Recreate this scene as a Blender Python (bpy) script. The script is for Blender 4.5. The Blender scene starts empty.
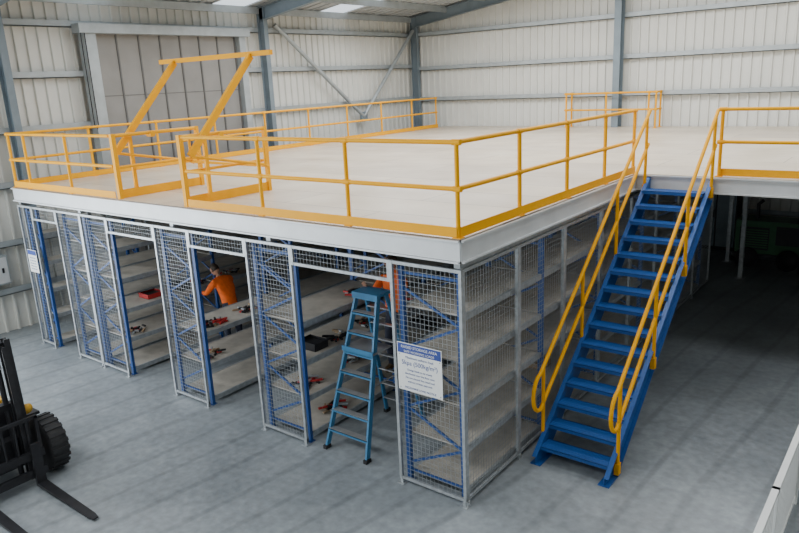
import bpy, bmesh, math, random
from mathutils import Vector, Matrix
random.seed(4)
S=bpy.context.scene
COL=S.collection
# ------------------------------------------------------------ materials
def mat(name,col,rough=.5,metal=0.,noise=0.,nscale=8.,emit=0.,col2=None,detail=4,spec=.5):
    m=bpy.data.materials.new(name); m.use_nodes=True
    nt=m.node_tree; b=nt.nodes['Principled BSDF']
    b.inputs['Base Color'].default_value=(*col,1); b.inputs['Roughness'].default_value=rough; b.inputs['Metallic'].default_value=metal
    b.inputs['Specular IOR Level'].default_value=spec
    tc=nt.nodes.new('ShaderNodeTexCoord')
    if noise>0 or col2:
        n=nt.nodes.new('ShaderNodeTexNoise'); n.inputs['Scale'].default_value=nscale; n.inputs['Detail'].default_value=detail
        nt.links.new(tc.outputs['Object'],n.inputs['Vector'])
        r=nt.nodes.new('ShaderNodeValToRGB')
        a=col; c=col2 if col2 else tuple(max(0,x*(1-noise)) for x in col)
        r.color_ramp.elements[0].color=(*c,1); r.color_ramp.elements[0].position=.35
        r.color_ramp.elements[1].color=(*a,1); r.color_ramp.elements[1].position=.65
        nt.links.new(n.outputs['Fac'],r.inputs['Fac']); nt.links.new(r.outputs['Color'],b.inputs['Base Color'])
    return m
M={}
M['yellow']=mat('yellow_powdercoat',(.88,.405,.0),.5,noise=.05,nscale=3,spec=.15)
M['blue']=mat('blue_powdercoat',(.012,.09,.33),.42,noise=.12,nscale=5)
M['bluerack']=mat('blue_rack_paint',(.015,.075,.28),.45,noise=.12,nscale=5)
M['galv']=mat('galvanised_steel',(.46,.49,.51),.42,.45,noise=.25,nscale=14)
M['mesh']=mat('mesh_wire',(.36,.38,.40),.45,.4,noise=.15,nscale=9)
M['fascia']=mat('zinc_fascia',(.68,.70,.715),.45,.15,noise=.1,nscale=3)
M['clad']=mat('wall_cladding',(.70,.70,.66),.5,0,noise=.06,nscale=1.2)
M['girt']=mat('girt_steel',(.42,.46,.48),.45,.3,noise=.15,nscale=4)
M['column']=mat('column_grey',(.20,.25,.29),.5,.1,noise=.15,nscale=3)
M['door']=mat('door_curtain',(.27,.262,.25),.6,noise=.12,nscale=2)
M['doorrib']=mat('door_rib',(.13,.128,.125),.6,noise=.12,nscale=2)
M['roof']=mat('roof_sheet',(.55,.57,.58),.5,noise=.1,nscale=2)
M['board']=mat('shelf_board',(.50,.46,.40),.7,noise=.2,nscale=6)
M['black']=mat('black_rubber',(.02,.02,.022),.7,noise=.3,nscale=20)
M['dark']=mat('dark_steel',(.03,.03,.035),.45,.4,noise=.3,nscale=10)
M['white']=mat('white_paint',(.8,.81,.8),.45,noise=.05,nscale=4)
M['signblue']=mat('sign_blue',(.03,.06,.28),.5)
M['orange']=mat('hi_vis_orange',(1.0,.16,.012),.8,noise=.15,nscale=14)
M['trouser']=mat('work_trousers',(.03,.035,.06),.85,noise=.3,nscale=14)
M['skin']=mat('skin',(.55,.30,.20),.5,noise=.08,nscale=12)
M['hair']=mat('hair',(.05,.03,.02),.7,noise=.4,nscale=60)
M['boot']=mat('boot',(.12,.07,.03),.6,noise=.2)
M['eye']=mat('eye_dark',(.02,.02,.02),.2)
M['lip']=mat('lip',(.42,.16,.13),.5)
M['ladder']=mat('ladder_blue_fibreglass',(.05,.20,.38),.45,noise=.1)
M['alu']=mat('aluminium',(.55,.56,.57),.35,.7,noise=.15)
M['card']=mat('cardboard',(.36,.25,.15),.8,noise=.15)
M['red']=mat('red_plastic',(.5,.03,.03),.45,noise=.1)
M['green']=mat('machine_green',(.03,.12,.05),.5,noise=.2)
M['rim']=mat('wheel_rim',(.42,.33,.20),.5,noise=.2)
M['lyellow']=mat('forklift_yellow',(.75,.42,.04),.4,noise=.1)
def concrete():
    m=bpy.data.materials.new('concrete_floor'); m.use_nodes=True; nt=m.node_tree; b=nt.nodes['Principled BSDF']
    tc=nt.nodes.new('ShaderNodeTexCoord')
    n=nt.nodes.new('ShaderNodeTexNoise'); n.inputs['Scale'].default_value=.45; n.inputs['Detail'].default_value=9; n.inputs['Roughness'].default_value=.65
    n2=nt.nodes.new('ShaderNodeTexNoise'); n2.inputs['Scale'].default_value=9; n2.inputs['Detail'].default_value=8
    nt.links.new(tc.outputs['Object'],n.inputs[0]); nt.links.new(tc.outputs['Object'],n2.inputs[0])
    r=nt.nodes.new('ShaderNodeValToRGB'); r.color_ramp.elements[0].position=.32; r.color_ramp.elements[1].position=.66
    r.color_ramp.elements[0].color=(.175,.195,.21,1); r.color_ramp.elements[1].color=(.32,.35,.37,1)
    mx=nt.nodes.new('ShaderNodeMix'); mx.data_type='RGBA'; mx.blend_type='OVERLAY'; mx.inputs['Factor'].default_value=.4
    nt.links.new(n.outputs['Fac'],r.inputs[0]); nt.links.new(r.outputs[0],mx.inputs['A']); nt.links.new(n2.outputs['Fac'],mx.inputs['B'])
    # thin curved tyre scuffs
    mp=nt.nodes.new('ShaderNodeMapping'); mp.inputs['Rotation'].default_value=(0,0,.35); mp.inputs['Scale'].default_value=(1,.3,1)
    wv=nt.nodes.new('ShaderNodeTexWave'); wv.inputs['Scale'].default_value=.55; wv.inputs['Distortion'].default_value=7; wv.inputs['Detail'].default_value=2; wv.inputs['Detail Scale'].default_value=.6
    nt.links.new(tc.outputs['Object'],mp.inputs[0]); nt.links.new(mp.outputs[0],wv.inputs[0])
    r3=nt.nodes.new('ShaderNodeValToRGB'); r3.color_ramp.elements[0].position=.01; r3.color_ramp.elements[1].position=.09
    r3.color_ramp.elements[0].color=(.72,.72,.72,1); r3.color_ramp.elements[1].color=(1,1,1,1)
    m3=nt.nodes.new('ShaderNodeMix'); m3.data_type='RGBA'; m3.blend_type='MULTIPLY'; m3.inputs['Factor'].default_value=.6
    nt.links.new(wv.outputs['Fac'],r3.inputs[0]); nt.links.new(mx.outputs['Result'],m3.inputs['A']); nt.links.new(r3.outputs[0],m3.inputs['B'])
    nt.links.new(m3.outputs['Result'],b.inputs['Base Color'])
    rr=nt.nodes.new('ShaderNodeMapRange'); rr.inputs['To Min'].default_value=.30; rr.inputs['To Max'].default_value=.55
    nt.links.new(n2.outputs['Fac'],rr.inputs[0]); nt.links.new(rr.outputs[0],b.inputs['Roughness'])
    return m
M['concrete']=concrete()
def deckmat():
    m=bpy.data.materials.new('particleboard_deck'); m.use_nodes=True; nt=m.node_tree; b=nt.nodes['Principled BSDF']
    tc=nt.nodes.new('ShaderNodeTexCoord')
    br=nt.nodes.new('ShaderNodeTexBrick'); br.inputs['Scale'].default_value=1; br.inputs['Brick Width'].default_value=3.6; br.inputs['Row Height'].default_value=.9
    br.inputs['Mortar Size'].default_value=.008; br.inputs['Color1'].default_value=(.63,.54,.42,1); br.inputs['Color2'].default_value=(.55,.47,.38,1); br.inputs['Mortar'].default_value=(.28,.22,.17,1)
    n=nt.nodes.new('ShaderNodeTexNoise'); n.inputs['Scale'].default_value=1.2; n.inputs['Detail'].default_value=8
    nt.links.new(tc.outputs['Object'],br.inputs[0]); nt.links.new(tc.outputs['Object'],n.inputs[0])
    mx=nt.nodes.new('ShaderNodeMix'); mx.data_type='RGBA'; mx.blend_type='SOFT_LIGHT'; mx.inputs['Factor'].default_value=.7
    nt.links.new(br.outputs[0],mx.inputs['A']); nt.links.new(n.outputs['Fac'],mx.inputs['B'])
    nt.links.new(mx.outputs['Result'],b.inputs['Base Color']); b.inputs['Roughness'].default_value=.34
    return m
M['deck']=deckmat()
# ------------------------------------------------------------ mesh builder
class B:
    def __init__(s,name): s.n=name; s.v=[]; s.f=[]; s.m=[]; s.ml=[]; s.sm=[]
    def mi(s,k):
        if k not in s.ml: s.ml.append(k)
        return s.ml.index(k)
    def add(s,vs,fs,k,smooth=False):
        o=len(s.v); s.v+= [tuple(v) for v in vs]; i=s.mi(k)
        for f in fs: s.f.append(tuple(o+a for a in f)); s.m.append(i); s.sm.append(smooth)
    def box(s,a,b,k):
        x0,y0,z0=[min(a[i],b[i]) for i in range(3)]; x1,y1,z1=[max(a[i],b[i]) for i in range(3)]
        s.add([(x0,y0,z0),(x1,y0,z0),(x1,y1,z0),(x0,y1,z0),(x0,y0,z1),(x1,y0,z1),(x1,y1,z1),(x0,y1,z1)],
              [(0,3,2,1),(4,5,6,7),(0,1,5,4),(1,2,6,5),(2,3,7,6),(3,0,4,7)],k)
    def beam(s,p,q,w,h,k,up=(0,0,1)):
        p=Vector(p);q=Vector(q);d=(q-p).normalized();u=Vector(up)
        if abs(d.dot(u))>.98: u=Vector((0,1,0))
        a=d.cross(u).normalized()*w/2; c=a.cross(d).normalized()*h/2
        vs=[p-a-c,p+a-c,p+a+c,p-a+c,q-a-c,q+a-c,q+a+c,q-a+c]
        s.add(vs,[(0,3,2,1),(4,5,6,7),(0,1,5,4),(1,2,6,5),(2,3,7,6),(3,0,4,7)],k)
    def ibeam(s,p,q,w,h,k,t=.014,up=(0,0,1)):
        p=Vector(p);q=Vector(q);d=(q-p).normalized();u=Vector(up)
        if abs(d.dot(u))>.98: u=Vector((0,1,0))
        a=d.cross(u).normalized(); c=a.cross(d).normalized()
        s.beam(p+c*(h/2-t/2),q+c*(h/2-t/2),w,t,k,up); s.beam(p-c*(h/2-t/2),q-c*(h/2-t/2),w,t,k,up); s.beam(p,q,t,h-2*t,k,up)
    def tube(s,pts,r,k,n=10,closed=False):
        pts=[Vector(p) for p in pts]; N=len(pts); rings=[]
        prev=None
        for i,p in enumerate(pts):
            if closed: d=(pts[(i+1)%N]-pts[i-1])
            elif i==0: d=pts[1]-p
            elif i==N-1: d=p-pts[i-1]
            else: d=(pts[i+1]-p).normalized()+(p-pts[i-1]).normalized()
            d.normalize()
            if prev is None:
                u=Vector((0,0,1)) if abs(d.z)<.9 else Vector((1,0,0))
            else: u=prev
            a=d.cross(u).normalized(); c=a.cross(d).normalized(); prev=c
            rr=r[i] if isinstance(r,(list,tuple)) else r
            rings.append([p+a*rr*math.cos(2*math.pi*j/n)+c*rr*math.sin(2*math.pi*j/n) for j in range(n)])
        vs=[v for g in rings for v in g]; fs=[]
        for i in range(N if closed else N-1):
            i2=(i+1)%N
            for j in range(n): fs.append((i*n+j,i*n+(j+1)%n,i2*n+(j+1)%n,i2*n+j))
        s.add(vs,fs,k,True)
        if not closed:
            s.add(rings[0],[tuple(range(n-1,-1,-1))],k); s.add(rings[-1],[tuple(range(n))],k)
    def lathe(s,c,axis,prof,k,n=28):
        ax=Vector(axis).normalized(); u=Vector((0,0,1)) if abs(ax.z)<.9 else Vector((1,0,0))
        a=ax.cross(u).normalized(); e=a.cross(ax).normalized(); c=Vector(c); vs=[];fs=[]
        for o,r in prof:
            for j in range(n):
                t=2*math.pi*j/n; vs.append(c+ax*o+a*r*math.cos(t)+e*r*math.sin(t))
        for i in range(len(prof)-1):
            for j in range(n): fs.append((i*n+j,i*n+(j+1)%n,(i+1)*n+(j+1)%n,(i+1)*n+j))
        s.add(vs,fs,k,True)
        for i in (0,len(prof)-1):
            if prof[i][1]>1e-4: s.add(vs[i*n:(i+1)*n],[tuple(range(n))],k)
    def build(s,parent=None):
        me=bpy.data.meshes.new(s.n); me.from_pydata(s.v,[],s.f)
        for k in s.ml: me.materials.append(M[k])
        me.polygons.foreach_set('material_index',s.m); me.polygons.foreach_set('use_smooth',s.sm); me.update()
        bm=bmesh.new(); bm.from_mesh(me); bmesh.ops.recalc_face_normals(bm,faces=bm.faces); bm.to_mesh(me); bm.free()
        ob=bpy.data.objects.new(s.n,me); COL.objects.link(ob)
        if parent: ob.parent=parent
        return ob
H=3.2; XL=-10.17; YB=15.0; XW=-11.6; YS=5.27; XR=9.0; YF=-12.0
# ------------------------------------------------------------ room
b=B('floor'); b.box((-22,YF-.1,-.1),(XR+.1,YB+.1,0),'concrete'); b.build()
def cladding(name,p0,p1,z0,z1,nrm,k='clad',pitch=.25,dep=.05):
    b=B(name); p0=Vector(p0);p1=Vector(p1);L=(p1-p0).length;d=(p1-p0)/L;n=Vector(nrm)
    prof=[];t=0
    while t<L:
        for a,o in ((0,0),(.15,0),(.165,dep),(.205,dep),(.22,0)):
            if t+a<=L: prof.append((t+a,o))
        t+=pitch
    prof.append((L,0)); vs=[];fs=[]
    for a,o in prof:
        q=p0+d*a+n*o; vs+= [(q.x,q.y,z0),(q.x,q.y,z1)]
    for i in range(len(prof)-1): fs.append((2*i,2*i+2,2*i+3,2*i+1))
    b.add(vs,fs,k)
    q0=p0-n*.05;q1=p1-n*.05
    b.add([(q0.x,q0.y,z0),(q1.x,q1.y,z0),(q1.x,q1.y,z1),(q0.x,q0.y,z1)],[(0,1,2,3)],k)
    return b
pitch=math.tan(math.radians(8)); EZ=6.95; RZ=EZ+pitch*(XR-XW)
b=cladding('wall_left',(XW,-1.5,0),(XW,YB,0),0,EZ,(1,0,0))
b.box((XW-.05,YF,5.2),(XW,-1.5,EZ),'clad'); b.build()
b=cladding('wall_back',(XW,YB,0),(XR,YB,0),0,RZ+.1,(0,-1,0)); b.build()
b=cladding('wall_right',(XR,YF,0),(XR,YB,0),0,RZ,(-1,0,0)); b.build()
b=cladding('wall_front',(XW,YF,0),(XR,YF,0),0,RZ+.1,(0,1,0)); b.build()
b=B('trim_girts')
for z in (.9,1.9,3.1,4.2,5.3,6.35):
    b.box((XW+.05,-1.5,z-.07),(XW+.18,YB-.05,z-.05),'girt'); b.box((XW+.16,-1.5,z-.07),(XW+.18,YB-.05,z+.07),'girt')
for z in (.9,1.9,4.15,5.2,6.35,7.5):
    b.box((XW+.2,YB-.18,z-.07),(XR,YB-.16,z+.07),'girt'); b.box((XW+.2,YB-.18,z-.07),(XR,YB-.05,z-.05),'girt')
b.build()
b=B('trim_portal_columns')
for y in (.75,7.75,14.8): b.ibeam((XW+.30,y,0),(XW+.30,y,EZ),.15,.26,'column',up=(1,0,0))
for x in (-3.9,3.6): b.ibeam((x,YB-.32,0),(x,YB-.32,9.5),.2,.3,'column',up=(0,1,0))
b.build()
b=B('trim_roof_rafters')
for y in (.75,7.75,14.75):
    b.ibeam((XW+.2,y,EZ-.2),(XR,y,EZ-.2+pitch*(XR-XW)),.16,.34,'column')
for i in range(14):
    x=XW+.15+i*1.5; b.box((x,YF,EZ+pitch*(x-XW)-.02),(x+.07,YB,EZ+pitch*(x-XW)-.2),'girt')
b.build()
b=B('ceiling')
def roofstrip(y0,y1):
    z0=EZ+.02; z1=RZ
    b.add([(XW,y0,z0),(XR,y0,z1),(XR,y1,z1),(XW,y1,z0)],[(0,1,2,3)],'roof')
    y=y0
    while y<y1:
        b.beam((XW,y,z0-.02),(XR,y,z1-.02),.05,.03,'roof'); y+=.35
for a,c in ((YF,2.2),(3.4,6.2),(7.4,10.2),(11.4,YB)): roofstrip(a,c)
b.build()
b=B('trim_wall_bracing')
b.tube([(XW+.3,8.2,6.5),(XW+.3,11.8,3.75)],.06,'girt'); b.tube([(XW+.3,14.7,6.5),(XW+.3,11.8,3.75)],.06,'girt')
b.box((XW+.26,11.65,3.6),(XW+.34,11.95,3.9),'column'); b.build()
b=B('door_1')
y0,y1,zt=2.75,6.8,6.15
b.box((XW+.19,y0,0),(XW+.21,y1,zt),'door')
for i in range(8):
    y=y0+.03+i*(y1-y0-.06)/7; b.box((XW+.21,y-.018,0),(XW+.235,y+.018,zt),'doorrib')
for z in (1.2,2.4,3.6,4.8): b.box((XW+.21,y0,z-.008),(XW+.218,y1,z+.008),'doorrib')
b.box((XW+.18,y0-.28,0),(XW+.42,y0,zt+.1),'girt'); b.box((XW+.18,y1,0),(XW+.4,y1+.2,zt+.1),'girt')
b.box((XW+.18,y0-.4,zt),(XW+.5,y1+.3,zt+.2),'girt')
b.tube([(XW+.45,y0-.36,6.3),(XW+.45,y0-.36,4.2),(XW+.45,y0-.30,4.1),(XW+.45,y0-.27,4.2),(XW+.45,y0-.27,6.3)],.012,'dark',n=6)
b.build()
# ------------------------------------------------------------ mezzanine structure
b=B('mezzanine_floor')
b.box((XL,0,H-.045),(0,YB-.06,H),'deck'); b.box((0,YS,H-.045),(XR-.1,YB-.06,H),'deck')
def channel(p,q,nrm,z0,z1):
    p=Vector(p);q=Vector(q);n=Vector(nrm)
    for (za,zb,o0,o1) in ((z0,z1,0,.012),(z1-.02,z1,.0,.045),(z0,z0+.02,0,.045)):
        a=p+n*o0; c=q+n*o1
        b.box((a.x,a.y,za),(c.x,c.y,zb),'fascia')
channel((XL,0,0),(0,0,0),(0,-1,0),2.94,3.19)
channel((0,0,0),(0,YS,0),(1,0,0),2.94,3.19)
channel((0,YS,0),(XR-.1,YS,0),(0,-1,0),2.94,3.19)
channel((XL,0,0),(XL,YB-.1,0),(-1,0,0),2.94,3.19)
y=.5
while y<14.8:
    b.box((XL+.03,y-.03,2.9),(-.03 if y<YS+.2 else XR-.15,y+.03,3.15),'galv'); y+=.6
for x in (XL+.05,-7.9,-5.2,-3.05,-.08): b.box((x-.04,.05,2.86),(x+.04,14.8,2.94),'galv')
for x,y in ((5.2,5.5),(5.2,10.8),(8,5.5),(.5,11.2),(2.0,11.2),(-.1,12.6)):
    b.box((x-.045,y-.045,0),(x+.045,y+.045,2.93),'galv'); b.box((x-.11,y-.11,0),(x+.11,y+.11,.012),'galv')
b.build()
# ------------------------------------------------------------ railings
R=H+1.0; rr=.026
def rail(b,pts,posts,kick=None,z0=H,top=R):
    p=Vector((*pts[0],0));q=Vector((*pts[1],0));L=(q-p).length;d=(q-p)/L
    for z in (top,z0+.52): b.tube([p+Vector((0,0,z)),q+Vector((0,0,z))],rr,'yellow')
    for t in posts:
        a=p+d*t; b.tube([a+Vector((0,0,z0)),a+Vector((0,0,top))],rr,'yellow')
        b.box((a.x-.05,a.y-.05,z0),(a.x+.05,a.y+.05,z0+.01),'yellow')
        for z in (top,z0+.52): b.lathe(a+Vector((0,0,z))-d*.05,d,[(0,rr*1.25),(.1,rr*1.25)],'yellow',n=10)
    if kick:
        n=Vector((-d.y,d.x,0))*.03*kick
        b.beam(p+n+Vector((0,0,z0+.065)),q+n+Vector((0,0,z0+.065)),.008,.11,'yellow')
IN=.05
b=B('safety_railing')
rail(b,((-IN,IN),(-4.66,IN)),[0,1.53,3.04],kick=1)
rail(b,((-IN,IN),(-IN,YS)),[1.35,2.68,3.99,5.2],kick=-1)
b.build()
b=B('safety_railing')
rail(b,((-6.58,IN),(XL+.06,IN)),[1.42,2.92,3.53],kick=1)
rail(b,((XL+.06,IN),(XL+.06,14.3)),[1.6,3.2,4.8,6.4,8.0,9.6,11.2,12.8,14.2],kick=-1)
b.build()
b=B('safety_railing')
rail(b,((1.24,YS+.05),(XR-.15,YS+.05)),[0,1.5,3,4.5,6],kick=1)
b.build()
b=B('safety_railing')
rail(b,((-5.35,14.35),(-2.65,14.35)),[0,1.25,2.5,2.7],kick=None)
rail(b,((-2.65,14.35),(-2.65,14.8)),[.4]); rail(b,((-5.35,14.35),(-5.35,14.8)),[.4]); b.build()
b=B('pallet_gate')
for x in (-6.5,-4.74):
    b.beam((x,.06,H),(x,.06,R+.03),.07,.07,'yellow'); b.beam((x,1.65,H),(x,1.65,R+.03),.06,.06,'yellow')
    b.tube([(x,.06,R),(x,1.65,R)],.03,'yellow'); b.tube([(x,.06,H+.5),(x,1.65,H+.5)],.024,'yellow')
    b.beam((x,.06,H+.075),(x,1.65,H+.075),.01,.14,'yellow')
    b.lathe((x-.07,.75,R-.02),(1,0,0),[(0,.05),(.14,.05)],'yellow',n=14)
for x in (-6.6,-4.66):
    b.beam((x,.15,3.92),(x,1.45,5.3),.05,.10,'yellow',up=(0,-1,1))
    b.tube([(x,.15,3.92),(x,1.5,3.65),(x,1.6,3.6)],.024,'yellow')
    b.beam((x,.42,4.2),(x,.42,3.3),.04,.06,'yellow')
b.beam((-7.02,1.47,5.33),(-4.22,1.47,5.33),.07,.07,'yellow')
b.tube([(-6.6,1.55,3.62),(-4.66,1.55,3.62)],.024,'yellow'); b.tube([(-6.6,1.55,4.05),(-4.66,1.55,4.05)],.024,'yellow')
b.tube([(-6.6,1.55,3.62),(-6.6,1.55,4.05)],.024,'yellow'); b.tube([(-4.66,1.55,3.62),(-4.66,1.55,4.05)],.024,'yellow')
b.build()
# ------------------------------------------------------------ staircase
b=B('staircase')
x0,x1=.24,1.14; ya,yb=1.42,YS-.02; n=16; go=(yb-ya)/(n-0.5)
for x in (x0,x1):
    t=.012
    pr=[(ya-.14,0),(ya+.20,0),(yb,H-.36),(yb,H-.03),(ya-.14,.10)]
    vs=[(x-t/2,y,z) for y,z in pr]+[(x+t/2,y,z) for y,z in pr]; m=len(pr)
    b.add(vs,[tuple(range(m)),tuple(range(m,2*m))]+[(i,(i+1)%m,m+(i+1)%m,m+i) for i in range(m)],'blue')
    s=1 if x<.5 else -1
    b.beam((x-s*.025,ya-.14,.10),(x-s*.025,yb,H-.03),.06,.01,'blue'); b.beam((x-s*.025,ya+.20,0.01),(x-s*.025,yb,H-.36),.06,.01,'blue')
    b.box((x-.07,ya-.16,0),(x+.07,ya+.22,.012),'blue')
for i in range(15):
    z=.2*(i+1); y=ya-.02+i*go
    b.box((x0,y,z-.006),(x1,y+.24,z),'blue'); b.box((x0,y,z-.05),(x1,y+.006,z),'blue'); b.box((x0,y+.234,z-.05),(x1,y+.24,z),'blue')
    for j in range(5): b.box((x0+.02,y+.03+j*.045,z),(x1-.02,y+.036+j*.045,z+.003),'blue')
sg=.2/go
for x,s in ((x0-.05,-1),(x1+.05,1)):
    def P(y,h): return (x,y,(y-ya)*sg+.1+h)
    yt=ya+.08
    hi=Vector(P(yt,1.0)); lo=Vector(P(yt,.5))
    loop=[Vector(P(yb-.02,1.0)),Vector(P(yb-1.2,1.0)),Vector(P(ya+1,1.0)),hi]
    mid=(hi+lo)/2
    for k in range(1,8):
        a=math.pi*k/8; loop.append(mid+Vector((0,-.20*math.sin(a),.25*math.cos(a)-.02*math.sin(a))))
    loop+= [lo,Vector(P(ya+1,.5)),Vector(P(yb-1.2,.5)),Vector(P(yb-.02,.5))]
    b.tube(loop,.026,'yellow')
    for y in (ya+.16,ya+1.35,ya+2.55,yb-.12):
        b.tube([(x,y,(y-ya)*sg-.02),P(y,1.0)],.024,'yellow'); b.box((x-.03,y-.04,(y-ya)*sg-.1),(x+.03,y+.04,(y-ya)*sg+.05),'yellow')
    b.tube([P(yb-.02,1.0),(x,yb-.0,R)],.024,'yellow')
b.build()
# ------------------------------------------------------------ mesh cage
ZT=2.86
def meshpanel(b,p,q,z0,z1,sp=.06,w=.0034,frame=.038):
    p=Vector((*p,0));q=Vector((*q,0));L=(q-p).length;d=(q-p)/L
    up=Vector((0,0,1)); f=frame
    for a in (f/2,L-f/2): b.beam(p+d*a+up*z0,p+d*a+up*z1,f,f,'galv',up=d)
    for z in (z0+f/2,z1-f/2): b.beam(p+up*z,q+up*z,f*.8,f*.98,'galv')
    k=int(round((L-2*f)/sp))
    for i in range(1,k):
        a=f+(L-2*f)*i/k; b.beam(p+d*a+up*(z0+f),p+d*a+up*(z1-f),w,w,'mesh',up=d)
    k=int(round((z1-z0-2*f)/sp))
    for i in range(1,k):
        z=z0+f+(z1-z0-2*f)*i/k; b.beam(p+d*f+up*z,q-d*f+up*z,w,w,'mesh')
b=B('security_mesh_partition')
Yc=.02
for s0,s1 in ((0.0,.975),(2.6,3.5),(4.77,5.65),(7.0,7.85),(7.85,8.7),(9.6,10.15)):
    meshpanel(b,(-s0,Yc),(-s1,Yc),.06,ZT)
    for s in (s0+.03,s1-.03): b.box((-s-.02,Yc-.02,0),(-s+.02,Yc+.02,.06),'galv'); b.box((-s-.05,Yc-.05,0),(-s+.05,Yc+.05,.008),'galv')
for s0,s1 in ((.975,2.6),(3.5,4.77),(5.65,7.0),(8.7,9.6)): meshpanel(b,(-s0,Yc),(-s1,Yc),2.6,ZT,w=.0028)
b.build()
b=B('security_mesh_partition')
ys=[.04,1.3,2.6,3.9,5.2,6.5,7.8,9.1,10.4]
for a,c in zip(ys[:-1],ys[1:]):
    meshpanel(b,(-.02,a),(-.02,c),.06,ZT); b.box((-.05,a-.03,0),(.01,a+.03,.06),'galv')
b.build()
b=B('security_mesh_partition')
for i in range(8):
    a=.1+i*1.3; meshpanel(b,(XL+.02,a),(XL+.02,a+1.3),.06,ZT,sp=.1)
b.build()
# ------------------------------------------------------------ shelving
LV=(.12,.67,1.2,1.75,2.3)
def shelving(x0,x1,y0,bays,bl=1.95,levels=LV,zt=2.78,skip=()):
    b=B('shelving_unit')
    for i in range(bays+1):
        y=y0+i*bl
        for x in (x0+.03,x1-.03):
            b.box((x-.03,y-.025,.006),(x+.03,y-.020,zt),'bluerack'); b.box((x-.03,y-.02,.006),(x-.025,y+.025,zt),'bluerack'); b.box((x+.025,y-.02,.006),(x+.03,y+.025,zt),'bluerack')
            b.box((x-.05,y-.05,0),(x+.05,y+.05,.006),'bluerack')
        z=.25;s=0
        while z<zt-.35:
            a=(x0+.03,y,z);c=(x1-.03,y,z+.38)
            if s: a=(x1-.03,y,z);c=(x0+.03,y,z+.38)
            b.beam(a,c,.02,.03,'bluerack'); s^=1; z+=.38
        b.beam((x0+.03,y,.15),(x1-.03,y,.15),.02,.03,'bluerack'); b.beam((x0+.03,y,zt-.08),(x1-.03,y,zt-.08),.02,.03,'bluerack')
    for i in range(bays):
        ya=y0+i*bl+.03; yc=y0+(i+1)*bl-.03
        for j,z in enumerate(levels):
            if (i,j) in skip: continue
            for x in (x0+.025,x1-.025): b.box((x-.018,ya,z-.07),(x+.018,yc,z+.002),'galv')
            b.box((x0+.045,ya,z-.02),(x1-.045,yc,z),'board')
    return b.build()
rows=[(-.93,-.07),(-3.47,-2.63),(-5.62,-4.8),(-7.82,-7.03),(-8.67,-7.88),(-10.08,-9.63)]
for i,(a,c) in enumerate(rows): shelving(a,c,.13,5 if i<4 else 4,skip=((0,3),(1,3),(0,4)) if i==2 else ((0,4),(1,4)) if i==1 else ())
def carton(x,y,z,sx,sy,sz,k='card'):
    b=B('cardboard_box' if k=='card' else 'storage_bin')
    if k=='card':
        b.box((x,y,z),(x+sx,y+sy,z+sz),k); b.box((x+sx*.42,y-.001,z+sz*.8),(x+sx*.58,y+sy+.001,z+sz+.002),'board')
    else:
        t=.006
        b.box((x,y,z),(x+sx,y+sy,z+t),k)
        for q in (((x,y,z),(x+t,y+sy,z+sz)),((x+sx-t,y,z),(x+sx,y+sy,z+sz)),((x,y,z),(x+sx,y+t,z+sz)),((x,y+sy-t,z),(x+sx,y+sy,z+sz)),((x-.01,y-.01,z+sz-.02),(x+t,y+sy+.01,z+sz)),((x+sx-t,y-.01,z+sz-.02),(x+sx+.01,y+sy+.01,z+sz))): b.box(q[0],q[1],k)
        b.box((x+.02,y+.02,z+t),(x+sx-.02,y+sy-.02,z+sz*.7),'dark')
    b.build()
rnd=random.Random(9)
for (x,y,zi,k) in ((-7.5,.7,2,'red'),(-7.45,1.3,2,'dark'),(-3.1,.45,2,'dark'),(-3.1,2.6,2,'red'),(-3.1,3.1,1,'dark'),(-.6,2.6,1,'card')):
    z=LV[zi]+.003; carton(x,y,z,rnd.uniform(.25,.36),rnd.uniform(.25,.45),rnd.uniform(.08,.14),k)
def pile(cx,cy,z,n=22):
    b=B('hardware_pile')
    for i in range(n):
        a=rnd.uniform(0,3.14); l=rnd.uniform(.06,.2); x=cx+rnd.uniform(-.12,.12); y=cy+rnd.uniform(-.18,.18); h=z+.014+rnd.uniform(0,.06)
        b.beam((x-l*math.cos(a)/2,y-l*math.sin(a)/2,h),(x+l*math.cos(a)/2,y+l*math.sin(a)/2,h),.03,.025,rnd.choice(['dark','dark','galv','card','red']))
    b.build()
for q in ((-2.85,1.05,2),(-2.9,1.75,2),(-2.95,.45,1),(-2.95,1.5,1),(-5.1,1.25,2),(-7.25,1.8,2),(-7.25,.4,1),(-5.1,.4,1),(-5.05,.5,2),(-2.9,.9,0),(-2.9,1.5,3),(-7.25,2.6,2)): pile(q[0],q[1],LV[q[2]])
# ------------------------------------------------------------ ladder
b=B('step_ladder')
cx=-1.97
def lf(t,s):
    w=.36-.18*t; return Vector((cx+s*w,.12+.62*t,2.1*t))
def lb(t,s):
    w=.36-.18*t; return Vector((cx+.02+s*w,1.42-.54*t,2.1*t))
for s in (-1,1):
    b.beam(lf(0,s),lf(1,s),.03,.075,'ladder',up=(0,1,0)); b.beam(lb(0,s),lb(1,s),.03,.06,'ladder',up=(0,1,0))
    for g in (lf,lb):
        p=g(0,s); b.box((p.x-.03,p.y-.05,0),(p.x+.03,p.y+.05,.05),'black')
    b.beam(lf(.45,s)+Vector((0,.02,0)),lb(.45,s),.012,.02,'alu')
for i in range(1,8):
    t=i/8+.01; a,c=lf(t,-1),lf(t,1); b.beam(a,c,.09,.02,'alu'); b.beam(a-Vector((0,.04,.015)),c-Vector((0,.04,.015)),.01,.04,'ladder')
    a,c=lb(t,-1),lb(t,1); b.beam(a,c,.06,.02,'alu')
b.box((cx-.27,.46,1.36),(cx+.27,.86,1.38),'alu'); b.box((cx-.27,.455,1.34),(cx+.27,.465,1.41),'ladder')
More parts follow.
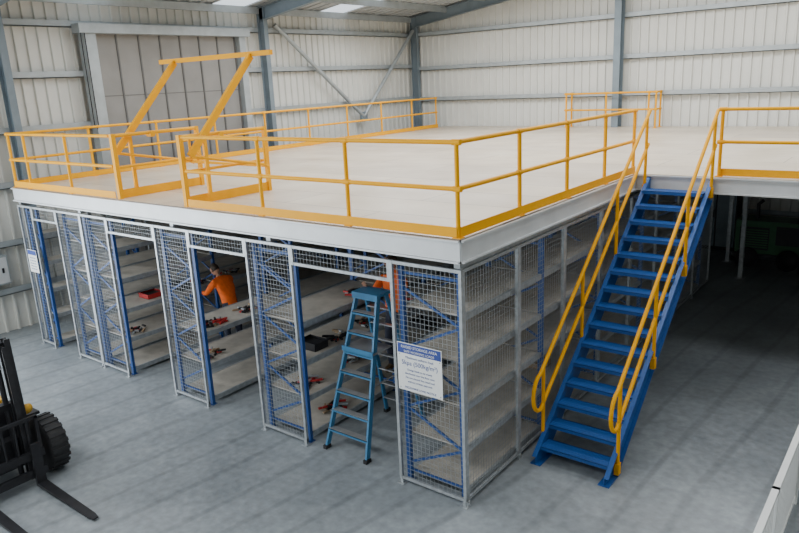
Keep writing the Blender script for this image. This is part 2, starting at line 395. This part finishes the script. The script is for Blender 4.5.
b.box((cx-.21,.66,2.09),(cx+.23,.96,2.13),'ladder'); b.box((cx-.21,.66,2.04),(cx+.23,.675,2.09),'ladder')
b.build()
# ------------------------------------------------------------ people
def skinmesh(verts,edges,rad,sub=2):
    me=bpy.data.meshes.new('sk'); me.from_pydata(verts,edges,[]); ob=bpy.data.objects.new('sk',me); COL.objects.link(ob)
    sk=ob.modifiers.new('s','SKIN')
    sv=me.skin_vertices[0].data
    for i,r in enumerate(rad):
        sv[i].radius=(r,r) if not isinstance(r,tuple) else r
    sv[0].use_root=True
    sk.branch_smoothing=.4
    ss=ob.modifiers.new('u','SUBSURF'); ss.levels=sub; ss.render_levels=sub
    dg=bpy.context.evaluated_depsgraph_get(); dg.update()
    ev=ob.evaluated_get(dg); m2=bpy.data.meshes.new_from_object(ev)
    vs=[v.co.copy() for v in m2.vertices]; fs=[tuple(p.vertices) for p in m2.polygons]
    bpy.data.objects.remove(ob); return vs,fs
def worker(J,facing):
    b=B('worker')
    F=Vector(facing).normalized(); 
    names=['pelvis','waist','chest','neck','head0','shL','elL','wrL','shR','elR','wrR','hipL','knL','anL','toeL','hipR','knR','anR','toeR']
    V=[Vector(J[n]) for n in names]; ix={n:i for i,n in enumerate(names)}
    E=[('pelvis','waist'),('waist','chest'),('chest','neck'),('neck','head0'),('chest','shL'),('shL','elL'),('elL','wrL'),('chest','shR'),('shR','elR'),('elR','wrR'),
       ('pelvis','hipL'),('hipL','knL'),('knL','anL'),('anL','toeL'),('pelvis','hipR'),('hipR','knR'),('knR','anR'),('anR','toeR')]
    rad=dict(pelvis=.15,waist=.135,chest=.155,neck=.062,head0=.055,shL=.075,shR=.075,elL=.05,elR=.05,wrL=.032,wrR=.032,hipL=.10,hipR=.10,knL=.066,knR=.066,anL=.055,anR=.055,toeL=.042,toeR=.042)
    vs,fs=skinmesh([tuple(v) for v in V],[(ix[a],ix[c]) for a,c in E],[rad[n] for n in names])
    def seg(p,a,c):
        d=c-a; t=max(0,min(1,(p-a).dot(d)/d.length_squared)); return (p-(a+d*t)).length,t
    groups={k:[] for k in ('orange','trouser','skin','boot')}
    for f in fs:
        c=sum((vs[i] for i in f),Vector())/len(f); best=(9,None,0)
        for a,e in E:
            dd,t=seg(c,V[ix[a]],V[ix[e]])
            if dd<best[0]: best=(dd,(a,e),t)
        a,e=best[1];t=best[2]
        k='orange'
        if a=='neck': k='skin'
        elif a.startswith('el') : k='orange' if t<.85 else 'skin'
        elif a=='pelvis' and e=='waist': k='trouser' if t<.15 else 'orange'
        elif a=='pelvis' or a.startswith('hip') or a.startswith('kn'): k='trouser'
        elif a.startswith('an'): k='boot'
        groups[k].append(f)
    for k,g in groups.items():
        if g: b.add(vs,g,k,True)
    hc=Vector(J['head']); up=(hc-Vector(J['neck'])).normalized(); f2=(F-up*F.dot(up)).normalized(); rt=f2.cross(up).normalized()
    def L(x,y,z): return hc+rt*x+f2*y+up*z
    nu,nv=24,16; hv=[]
    for i in range(nv+1):
        th=math.pi*i/nv
        for j in range(nu):
            ph=2*math.pi*j/nu; x=math.sin(th)*math.cos(ph);y=math.sin(th)*math.sin(ph);z=math.cos(th)
            w=.076;dp=.096;hh=.118
            if z<0: w*=1-.28*z*z; dp*=1-.12*z*z
            X,Y,Z=x*w,y*dp,z*hh
            if y>.6 and z<-.3: Y+=.008
            if y>.9 and abs(z)<.35: Y-=.004
            hv.append(L(X,Y,Z))
    sk_=[];hr_=[]
    for i in range(nv):
        for j in range(nu):
            q=(i*nu+j,i*nu+(j+1)%nu,(i+1)*nu+(j+1)%nu,(i+1)*nu+j)
            th=math.pi*(i+.5)/nv; y=math.sin(th)*math.sin(2*math.pi*(j+.5)/nu); z=math.cos(th)
            (hr_ if (z>.45 or (y<-.1 and z>-.45)) else sk_).append(q)
    b.add(hv,sk_,'skin',True); b.add([hc+(v-hc)*1.05 for v in hv],hr_,'hair',True)
    def blob(c,rx,ry,rz,k):
        vv=[];ff=[]
        for i in range(9):
            th=math.pi*i/8
            for j in range(10):
                ph=2*math.pi*j/10; vv.append(L(c[0]+rx*math.sin(th)*math.cos(ph),c[1]+ry*math.sin(th)*math.sin(ph),c[2]+rz*math.cos(th)))
        for i in range(8):
            for j in range(10): ff.append((i*10+j,i*10+(j+1)%10,(i+1)*10+(j+1)%10,(i+1)*10+j))
        b.add(vv,ff,k,True)
    blob((0,.098,-.018),.014,.02,.024,'skin'); blob((0,.094,.012),.008,.012,.03,'skin')
    for s in (-1,1):
        blob((s*.03,.086,.012),.013,.008,.008,'white'); blob((s*.03,.092,.012),.006,.004,.006,'eye'); blob((s*.031,.087,.033),.018,.008,.004,'hair'); blob((s*.078,-.005,-.005),.012,.02,.032,'skin')
    blob((0,.091,-.062),.024,.01,.007,'lip')
    for s,n in ((1,'L'),(-1,'R')):
        wr=Vector(J['wr'+n]); el=Vector(J['el'+n]); d=(wr-el).normalized()
        side=d.cross(F).normalized(); nrm=side.cross(d).normalized()
        cv=[wr-d*.01,wr+d*.05,wr+d*.085]
        vs,fs=skinmesh([tuple(v) for v in cv],[(0,1),(1,2)],[(.026,.02),(.04,.017),(.036,.014)],1); b.add(vs,fs,'skin',True)
        for k,(o,ln) in enumerate(((-.027,.068),(-.009,.078),(.009,.073),(.026,.058))):
            p0=wr+d*.075+side*o; p1=p0+d*ln*.45; p2=p1+(d*.75-nrm*.65).normalized()*ln*.35; p3=p2+(d*.3-nrm*.95).normalized()*ln*.3
            vs,fs=skinmesh([tuple(v) for v in (p0,p1,p2,p3)],[(0,1),(1,2),(2,3)],[.0095,.009,.0085,.007],1); b.add(vs,fs,'skin',True)
        p0=wr+d*.03-side*.028; p1=p0+(d*.6-side*.8).normalized()*.035; p2=p1+(d*.9-side*.2-nrm*.3).normalized()*.03
        vs,fs=skinmesh([tuple(v) for v in (p0,p1,p2)],[(0,1),(1,2)],[.013,.011,.009],1); b.add(vs,fs,'skin',True)
    return b.build()
# worker on the ladder's rear rungs, facing the ladder (-Y)
X=-1.98; Y=1.33; Z=.74
worker(dict(pelvis=(X,Y+.03,Z+.93),waist=(X,Y+.02,Z+1.1),chest=(X,Y,Z+1.33),neck=(X,Y-.02,Z+1.5),head0=(X,Y-.03,Z+1.56),head=(X,Y-.04,Z+1.66),
 shL=(X+.19,Y,Z+1.42),elL=(X+.30,Y-.2,Z+1.5),wrL=(X+.24,Y-.36,Z+1.72),shR=(X-.19,Y,Z+1.42),elR=(X-.27,Y-.16,Z+1.2),wrR=(X-.2,Y-.36,Z+1.36),
 hipL=(X+.1,Y+.02,Z+.86),knL=(X+.11,Y-.03,Z+.47),anL=(X+.1,Y+.02,Z+.09),toeL=(X+.11,Y-.15,Z+.045),hipR=(X-.1,Y+.02,Z+.86),knR=(X-.12,Y-.03,Z+.47),anR=(X-.12,Y+.02,Z+.09),toeR=(X-.13,Y-.15,Z+.045)),(0,-1,0))
X=-6.2; Y=1.75
worker(dict(pelvis=(X,Y,.95),waist=(X-.05,Y,1.12),chest=(X-.16,Y,1.33),neck=(X-.27,Y,1.47),head0=(X-.31,Y,1.52),head=(X-.38,Y,1.60),
 shL=(X-.19,Y-.19,1.42),elL=(X-.35,Y-.26,1.2),wrL=(X-.58,Y-.2,1.17),shR=(X-.19,Y+.19,1.42),elR=(X-.34,Y+.26,1.2),wrR=(X-.58,Y+.2,1.17),
 hipL=(X,Y-.1,.88),knL=(X-.06,Y-.12,.48),anL=(X+.02,Y-.12,.09),toeL=(X-.15,Y-.13,.045),hipR=(X,Y+.1,.88),knR=(X-.02,Y+.12,.48),anR=(X+.06,Y+.12,.09),toeR=(X-.11,Y+.13,.045)),(-1,0,-.35))
# ------------------------------------------------------------ forklift (facing +X)
b=B('forklift')
cy=-2.95; mx=-4.95
for s in (-1,1):
    b.ibeam((mx,cy+s*.34,.08),(mx-.1,cy+s*.34,1.97),.07,.12,'dark',t=.015,up=(1,0,0)); b.ibeam((mx+.07,cy+s*.27,.12),(mx-.03,cy+s*.27,1.9),.06,.1,'dark',t=.013,up=(1,0,0))
    b.tube([(mx-.1,cy+s*.22,.15),(mx-.17,cy+s*.22,1.75)],.035,'dark')
    b.tube([(mx-.1,cy+s*.22,1.6),(mx-.17,cy+s*.22,1.85)],.022,'alu')
    fy=cy+s*.33; fl=1.48
    b.add([(mx+.16,fy-.06,.04),(mx+fl-.1,fy-.05,.03),(mx+fl,fy-.03,.03),(mx+fl,fy+.03,.03),(mx+fl-.1,fy+.05,.03),(mx+.16,fy+.06,.04),
           (mx+.16,fy-.06,.085),(mx+fl-.1,fy-.05,.045),(mx+fl,fy-.03,.042),(mx+fl,fy+.03,.042),(mx+fl-.1,fy+.05,.045),(mx+.16,fy+.06,.085)],
          [(0,1,2,3,4,5),(6,7,8,9,10,11)]+[(i,(i+1)%6,6+(i+1)%6,6+i) for i in range(6)],'dark')
    b.box((mx+.16,fy-.06,.04),(mx+.205,fy+.06,.62),'dark')
    wy=cy+s*.66; wx=mx-.22; wr=.37
    b.lathe((wx,wy-.12,wr),(0,1,0),[(0,.22),(0.0,wr-.04),(.03,wr),(.21,wr),(.24,wr-.04),(.24,.22)],'black')
    for o in (-.122,.122):
        b.lathe((wx,wy+o,wr),(0,1 if o>0 else -1,0),[(-.05,.23),(-.01,.22),(-.035,.15),(-.03,.07),(.0,.06),(.0,.0)],'rim')
    for k in range(22):
        a=2*math.pi*k/22; c=Vector((wx+wr*math.cos(a),wy,wr+wr*math.sin(a))); b.beam(c-Vector((0,.11,0)),c+Vector((0,.11,0)),.05,.02,'black',up=(math.cos(a),0,math.sin(a)))
    b.lathe((mx-1.95,cy+s*.48-.09,.27),(0,1,0),[(0,.15),(0,.25),(.02,.27),(.16,.27),(.18,.25),(.18,.15),(.16,.05),(.16,0)],'black')
    b.beam((mx-.85,cy+s*.5,.82),(mx-.15,cy+s*.5,.85),.2,.04,'dark')
    b.tube([(mx-.35,cy+s*.42,.8),(mx-.55,cy+s*.42,2.05),(mx-1.75,cy+s*.42,2.1),(mx-1.95,cy+s*.42,1.15)],.03,'dark')
for z in (.2,.45): b.box((mx+.1,cy-.45,z-.05),(mx+.155,cy+.45,z+.05),'dark')
for s in (-1,1): b.box((mx+.1,cy+s*.42-.02,.45),(mx+.14,cy+s*.42+.02,.95),'dark')
b.box((mx+.1,cy-.44,.92),(mx+.14,cy+.44,.96),'dark')
for i in range(5): y=cy-.3+i*.15; b.box((mx+.11,y-.012,.45),(mx+.13,y+.012,.94),'dark')
for z in (.3,1.1,1.9): b.box((mx-.16,cy-.36,z-.05),(mx-.1,cy+.36,z+.03),'dark')
b.box((mx-2.2,cy-.42,.22),(mx-.15,cy+.42,.62),'dark'); b.box((mx-1.6,cy-.45,.62),(mx-.75,cy+.45,.95),'lyellow')
b.box((mx-2.35,cy-.5,.25),(mx-1.55,cy+.5,1.15),'lyellow'); b.box((mx-1.5,cy-.25,.95),(mx-1.05,cy+.25,1.08),'black'); b.beam((mx-1.5,cy,1.05),(mx-1.62,cy,1.55),.45,.1,'black',up=(1,0,0))
b.box((mx-.4,cy-.4,.6),(mx-.3,cy+.4,1.05),'dark'); b.tube([(mx-.4,cy,1.0),(mx-.62,cy,1.25)],.02,'dark')
b.tube([(mx-.62+.1*math.cos(a),cy+.16*math.sin(a),1.27+.1*math.cos(a)) for a in [2*math.pi*i/20 for i in range(20)]],.014,'black',closed=True)
for i in range(7): b.beam((mx-.6-i*.19,cy-.42,2.1),(mx-.6-i*.19,cy+.42,2.1),.03,.03,'dark')
b.lathe((mx-.1,cy+.42,1.0),(1,0,0),[(0,.0),(0,.05),(.05,.07),(.055,0)],'lyellow',n=16)
b.build()
# ------------------------------------------------------------ signs
def text(parent,s,x,y,z,size,k):
    cu=bpy.data.curves.new('sign_text','FONT'); cu.body=s; cu.size=size; cu.align_x='CENTER'; cu.extrude=.0008; cu.materials.append(M[k])
    o=bpy.data.objects.new('lettering',cu); COL.objects.link(o); o.rotation_euler=(math.pi/2,0,0); o.location=(x,y,z); o.parent=parent; return o
b=B('load_rating_sign'); x0,x1,z0,z1=-.90,-.27,1.30,1.90; yy=-.015
b.box((x0,yy-.004,z0),(x1,yy,z1),'white'); b.box((x0+.01,yy-.006,z1-.13),(x1-.01,yy-.004,z1-.01),'signblue')
for px in (x0+.03,x1-.03):
    for pz in (z0+.03,z1-.15): b.lathe((px,yy-.004,pz),(0,-1,0),[(0,.008),(.004,.006),(.004,0)],'galv',n=8)
o=b.build(); cx=(x0+x1)/2
text(o,'RAISED STORAGE AREA',cx,yy-.0065,z1-.065,.048,'white'); text(o,'SAFE WORKING LOADS',cx,yy-.0065,z1-.115,.04,'white')
text(o,'Maximum uniform load',cx,yy-.005,z1-.19,.042,'signblue'); text(o,'5kpa (500kg/m\u00b2)',cx,yy-.005,z1-.27,.078,'signblue')
for i,t in enumerate(('Design loads to be evenly','distributed over the floor area.','Do not exceed the rated load','without written approval.')): text(o,t,cx,yy-.005,z1-.34-i*.05,.034,'signblue')
text(o,'MEZZANINE LOAD NOTICE',cx,yy-.005,z0+.03,.036,'signblue')
b=B('notice_sign'); b.box((-10.03,-.019,1.55),(-9.68,-.015,2.0),'white'); b.box((-10.02,-.021,1.9),(-9.69,-.019,1.99),'signblue')
o=b.build()
for i in range(5): text(o,'Safe loads notice',-9.855,-.020,1.83-i*.055,.034,'signblue')
b=B('slatted_fence')
fx=3.03
b.box((fx-.03,-2.4,.96),(fx+.03,3.6,1.0),'white'); b.box((fx-.02,-2.4,.08),(fx+.02,3.6,.12),'white')
for i in range(int(6/.09)):
    y=-2.36+i*.09; b.box((fx-.008,y,.1),(fx+.008,y+.05,.97),'white')
for y in (-2.4,-.9,.6,2.1,3.56): b.box((fx-.03,y,0),(fx+.03,y+.05,1.0),'white')
b.build()
# ------------------------------------------------------------ stuff under right deck
b=B('generator')
gx,gy=.1,12.3
b.box((gx,gy,.35),(gx+1.5,gy+.8,1.15),'green'); b.box((gx+.1,gy-.02,.45),(gx+.75,gy,1.0),'dark')
for i in range(8): b.box((gx+.12,gy-.035,.5+i*.06),(gx+.73,gy-.015,.53+i*.06),'green')
b.box((gx+.9,gy-.02,.6),(gx+1.4,gy,1.05),'dark'); b.box((gx-.05,gy-.05,.25),(gx+1.55,gy+.85,.35),'dark')
for x in (gx+.3,gx+1.2): b.lathe((x,gy-.1,.25),(0,1,0),[(0,.0),(0,.25),(.12,.25),(.12,0)],'black')
b.tube([(gx+.4,gy+.4,1.15),(gx+.4,gy+.4,1.5),(gx+.5,gy+.4,1.6)],.04,'dark'); b.build()
b=B('machine_cabinet'); b.box((-1.2,13.7,.05),(-.2,14.3,1.9),'dark'); b.box((-1.18,13.68,.1),(-.72,13.7,1.85),'column'); b.box((-.68,13.68,.1),(-.22,13.7,1.85),'column'); b.box((-.76,13.65,.9),(-.74,13.68,1.1),'dark'); b.box((-1.2,13.7,0),(-.2,14.3,.05),'dark'); b.build()
b=B('workbench')
for x in (2.4,4.3):
    for y in (11.6,12.3): b.box((x,y,0),(x+.06,y+.06,.88),'dark')
b.box((2.35,11.55,.88),(4.4,12.4,.93),'board'); b.box((2.4,11.6,.25),(4.35,12.35,.28),'dark'); b.box((2.7,11.9,.93),(2.9,12.1,1.15),'green'); b.box((2.65,11.95,1.05),(2.95,12.05,1.1),'dark'); b.build()
b=B('pallet_racking')
for x in (1.9,4.6,7.3):
    for y in (13.6,14.5):
        b.box((x-.05,y-.04,0),(x+.05,y+.04,2.8),'bluerack')
    for i in range(5): b.beam((x,13.6,.2+i*.5),(x,14.5,.45+i*.5),.03,.03,'bluerack')
for z in (.9,1.9):
    for y in (13.6,14.5): b.box((1.95,y-.025,z-.06),(7.25,y+.025,z+.06),'red')
    b.box((1.95,13.63,z+.06),(7.25,14.47,z+.08),'board')
b.build()
for (x,z,k) in ((2.2,.983,'card'),(3.2,.983,'dark'),(2.3,1.983,'green'),(5,.983,'card')): 
    carton(x,13.7,z,.7,.6,.5,k)
b=B('switchboard_box'); b.box((XW+.05,-.6,1.1),(XW+.3,.1,1.7),'girt'); b.box((XW+.3,-.57,1.13),(XW+.312,.07,1.67),'fascia'); b.box((XW+.312,-.05,1.35),(XW+.33,-.01,1.45),'dark'); b.tube([(XW+.22,-.25,1.7),(XW+.22,-.25,4.0)],.02,'girt'); b.build()
# ------------------------------------------------------------ lights
def area(name,loc,rot,sx,sy,p,col=(1,1,1)):
    l=bpy.data.lights.new(name,'AREA'); l.shape='RECTANGLE'; l.size=sx; l.size_y=sy; l.energy=p; l.color=col
    o=bpy.data.objects.new(name,l); COL.objects.link(o); o.location=loc; o.rotation_euler=rot; return o
for i,y in enumerate((2.8,6.8,10.8)):
    area('skylight',(-3.0,y,7.6),(0,-math.atan(pitch),0),14,1.1,(400,560,680)[i],(.97,.99,1))
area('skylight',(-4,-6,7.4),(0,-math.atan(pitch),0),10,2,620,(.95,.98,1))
area('daylight_opening',(-11.5,-6.5,2.7),(0,-math.pi/2,0),5,9,1350,(.88,.95,1))
w=bpy.data.worlds.new('world'); S.world=w; w.use_nodes=True
bg=w.node_tree.nodes['Background']; bg.inputs[0].default_value=(.80,.88,.95,1); bg.inputs[1].default_value=1.6
# ------------------------------------------------------------ camera
yaw,pi_,ro=[math.radians(a) for a in (38.214,-14.986,-2.754)]
f=Vector((-math.sin(yaw)*math.cos(pi_),math.cos(yaw)*math.cos(pi_),math.sin(pi_))); r=Vector((math.cos(yaw),math.sin(yaw),0)); u=r.cross(f)
r2=r*math.cos(ro)+u*math.sin(ro); u2=-r*math.sin(ro)+u*math.cos(ro)
cam=bpy.data.cameras.new('camera'); co=bpy.data.objects.new('camera',cam); COL.objects.link(co)
mw=Matrix((( r2.x,u2.x,-f.x,3.858),(r2.y,u2.y,-f.y,-5.9425),(r2.z,u2.z,-f.z,4.8293),(0,0,0,1))); co.matrix_world=mw
cam.sensor_width=36; cam.lens=36*693.06/799; cam.clip_end=200; S.camera=co
